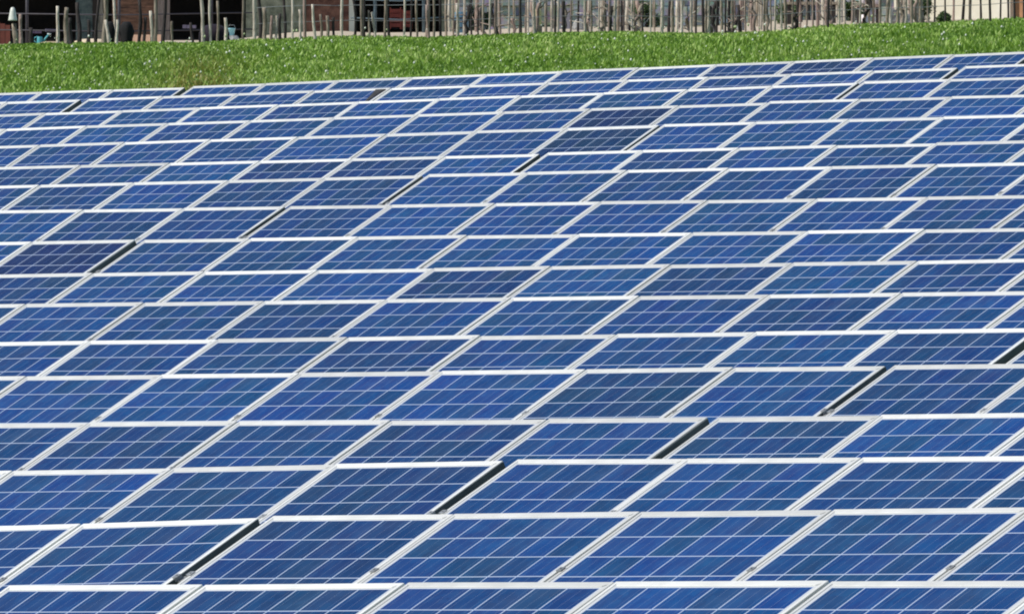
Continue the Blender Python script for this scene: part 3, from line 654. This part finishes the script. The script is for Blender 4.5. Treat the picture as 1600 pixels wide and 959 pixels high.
# bushes and trees up the hillside behind, and a few weeds by the wall
def leafy(name, a, D, R0, H, trunk, lb, cat, cols, nleaf, ls, group):
    r = place(empty(name), a, D); tag(r, lb, cat, group)
    mt = MB(); mt.tube([(0,0,-.3),(R0*.05,0,trunk*.6),(-R0*.04,R0*.03,trunk+H*.35)], [H*.035+.01,H*.03+.008,H*.012+.004], 8)
    for i in range(5):
        t = random.uniform(0, 6.28); z = trunk+H*.1*random.random(); mt.tube([(0,0,z*.8),(R0*.35*math.cos(t),R0*.35*math.sin(t),z+H*.25),(R0*.7*math.cos(t),R0*.7*math.sin(t),z+H*.45)], [H*.015+.004,H*.01+.003,.004], 6)
    mt.build('trunk' if trunk > .3 else 'stem', WOODD, r, True)
    cen = [(random.gauss(0,R0*.42), random.gauss(0,R0*.42), trunk+H*random.uniform(.15,.85), R0*random.uniform(.28,.5)) for _ in range(14)]
    V = []; F = []; Cc = []
    for i in range(nleaf):
        cx, cy, cz, cr = random.choice(cen); d = Vector((random.gauss(0,1),random.gauss(0,1),random.gauss(0,1))).normalized()*cr*random.uniform(.5,1.1)
        p = Vector((cx,cy,cz))+d; u = Vector((random.gauss(0,1),random.gauss(0,1),random.gauss(0,1))).normalized(); w = u.orthogonal().normalized(); o = len(V)
        s_ = ls*random.uniform(.6,1.4); V += [p-u*s_, p+w*s_*.5, p+u*s_, p-w*s_*.5]; F.append((o,o+1,o+2,o+3)); c = random.choice(cols); k = random.uniform(.8,1.2); Cc += [tuple(x*k for x in c)]*4
    cr = mesh_np('crown' if trunk > .3 else 'foliage', np.array([tuple(v) for v in V]), np.array(F), np.array(Cc), LEAF); del cr['kind']; cr.parent = r
LEAF = attr_mat('leaves', .6, .2)
GR = [(.045,.09,.02), (.07,.13,.03), (.10,.14,.045), (.03,.06,.02)]
for (x, D, s_, lb) in ((742, 198, .22, 'small weedy bush left of the yellow sack'), (1010, 197, .26, 'weedy bush in front of the stone wall, middle one'), (1232, 176, .16, 'low weedy tuft below the longest grey bench'),
                       (1330, 198, .24, 'weedy bush left of the brown bench'), (1475, 155.5, .09, 'round light green tuft before the farmhouse'), (1440, 198, .22, 'olive bush at the right end of the stone wall')):
    leafy('weedy_bush', px(x,D), D, s_, s_*1.5, .02, lb, 'bush', GR+[(.14,.17,.05)], 1500, .022, None)
for i in range(16):
    a = -34+i*4.6+random.uniform(-1.5,1.5); D = random.uniform(222, 262)
    leafy('hillside_tree', a, D, random.uniform(1.6,2.6), random.uniform(3,4.6), random.uniform(1.2,2), 'bushy green tree on the hillside above the barn and vineyard', 'tree', GR, 2600, .12, 'trees on the hillside')

# ------------------------------------------------------------------ light, world, camera
SUN_EL = R(46); sd = Vector((-0.50, -0.866, 0)).normalized()
w = bpy.data.worlds.new('World'); S.world = w; w.use_nodes = True
nt = w.node_tree; sk = nt.nodes.new('ShaderNodeTexSky'); sk.sky_type = 'NISHITA'; sk.sun_disc = False; sk.sun_elevation = SUN_EL
sk.sun_rotation = math.atan2(sd.x, sd.y); sk.air_density = 1.0; sk.dust_density = 0.6; sk.ozone_density = 1.2
bg = nt.nodes['Background']; nt.links.new(sk.outputs[0], bg.inputs[0]); bg.inputs[1].default_value = 0.12
sl = bpy.data.lights.new('sun', 'SUN'); sl.energy = 4.2; sl.angle = R(0.53); sl.color = (1.0, 0.955, 0.88)
so = bpy.data.objects.new('sun', sl); COL.objects.link(so)
to_sun = Vector((sd.x*math.cos(SUN_EL), sd.y*math.cos(SUN_EL), math.sin(SUN_EL)))
so.rotation_euler = to_sun.to_track_quat('Z', 'Y').to_euler(); so.location = (-60, 20, 60)

cd = bpy.data.cameras.new('camera'); cam = bpy.data.objects.new('camera', cd); COL.objects.link(cam)
cd.sensor_width = 36; cd.lens = 36*FPX/1600; cd.clip_start = 1; cd.clip_end = 4000
cam.location = (0,0,0); cam.rotation_euler = (math.pi/2+PITCH, 0, YAW); S.camera = cam
S.view_settings.view_transform = 'Standard'; S.view_settings.look = 'None'; S.view_settings.exposure = 0.04; S.view_settings.gamma = 1
S.render.engine = 'CYCLES'; S.cycles.filter_width = 2.0
S.render.resolution_x = 1024; S.render.resolution_y = 613
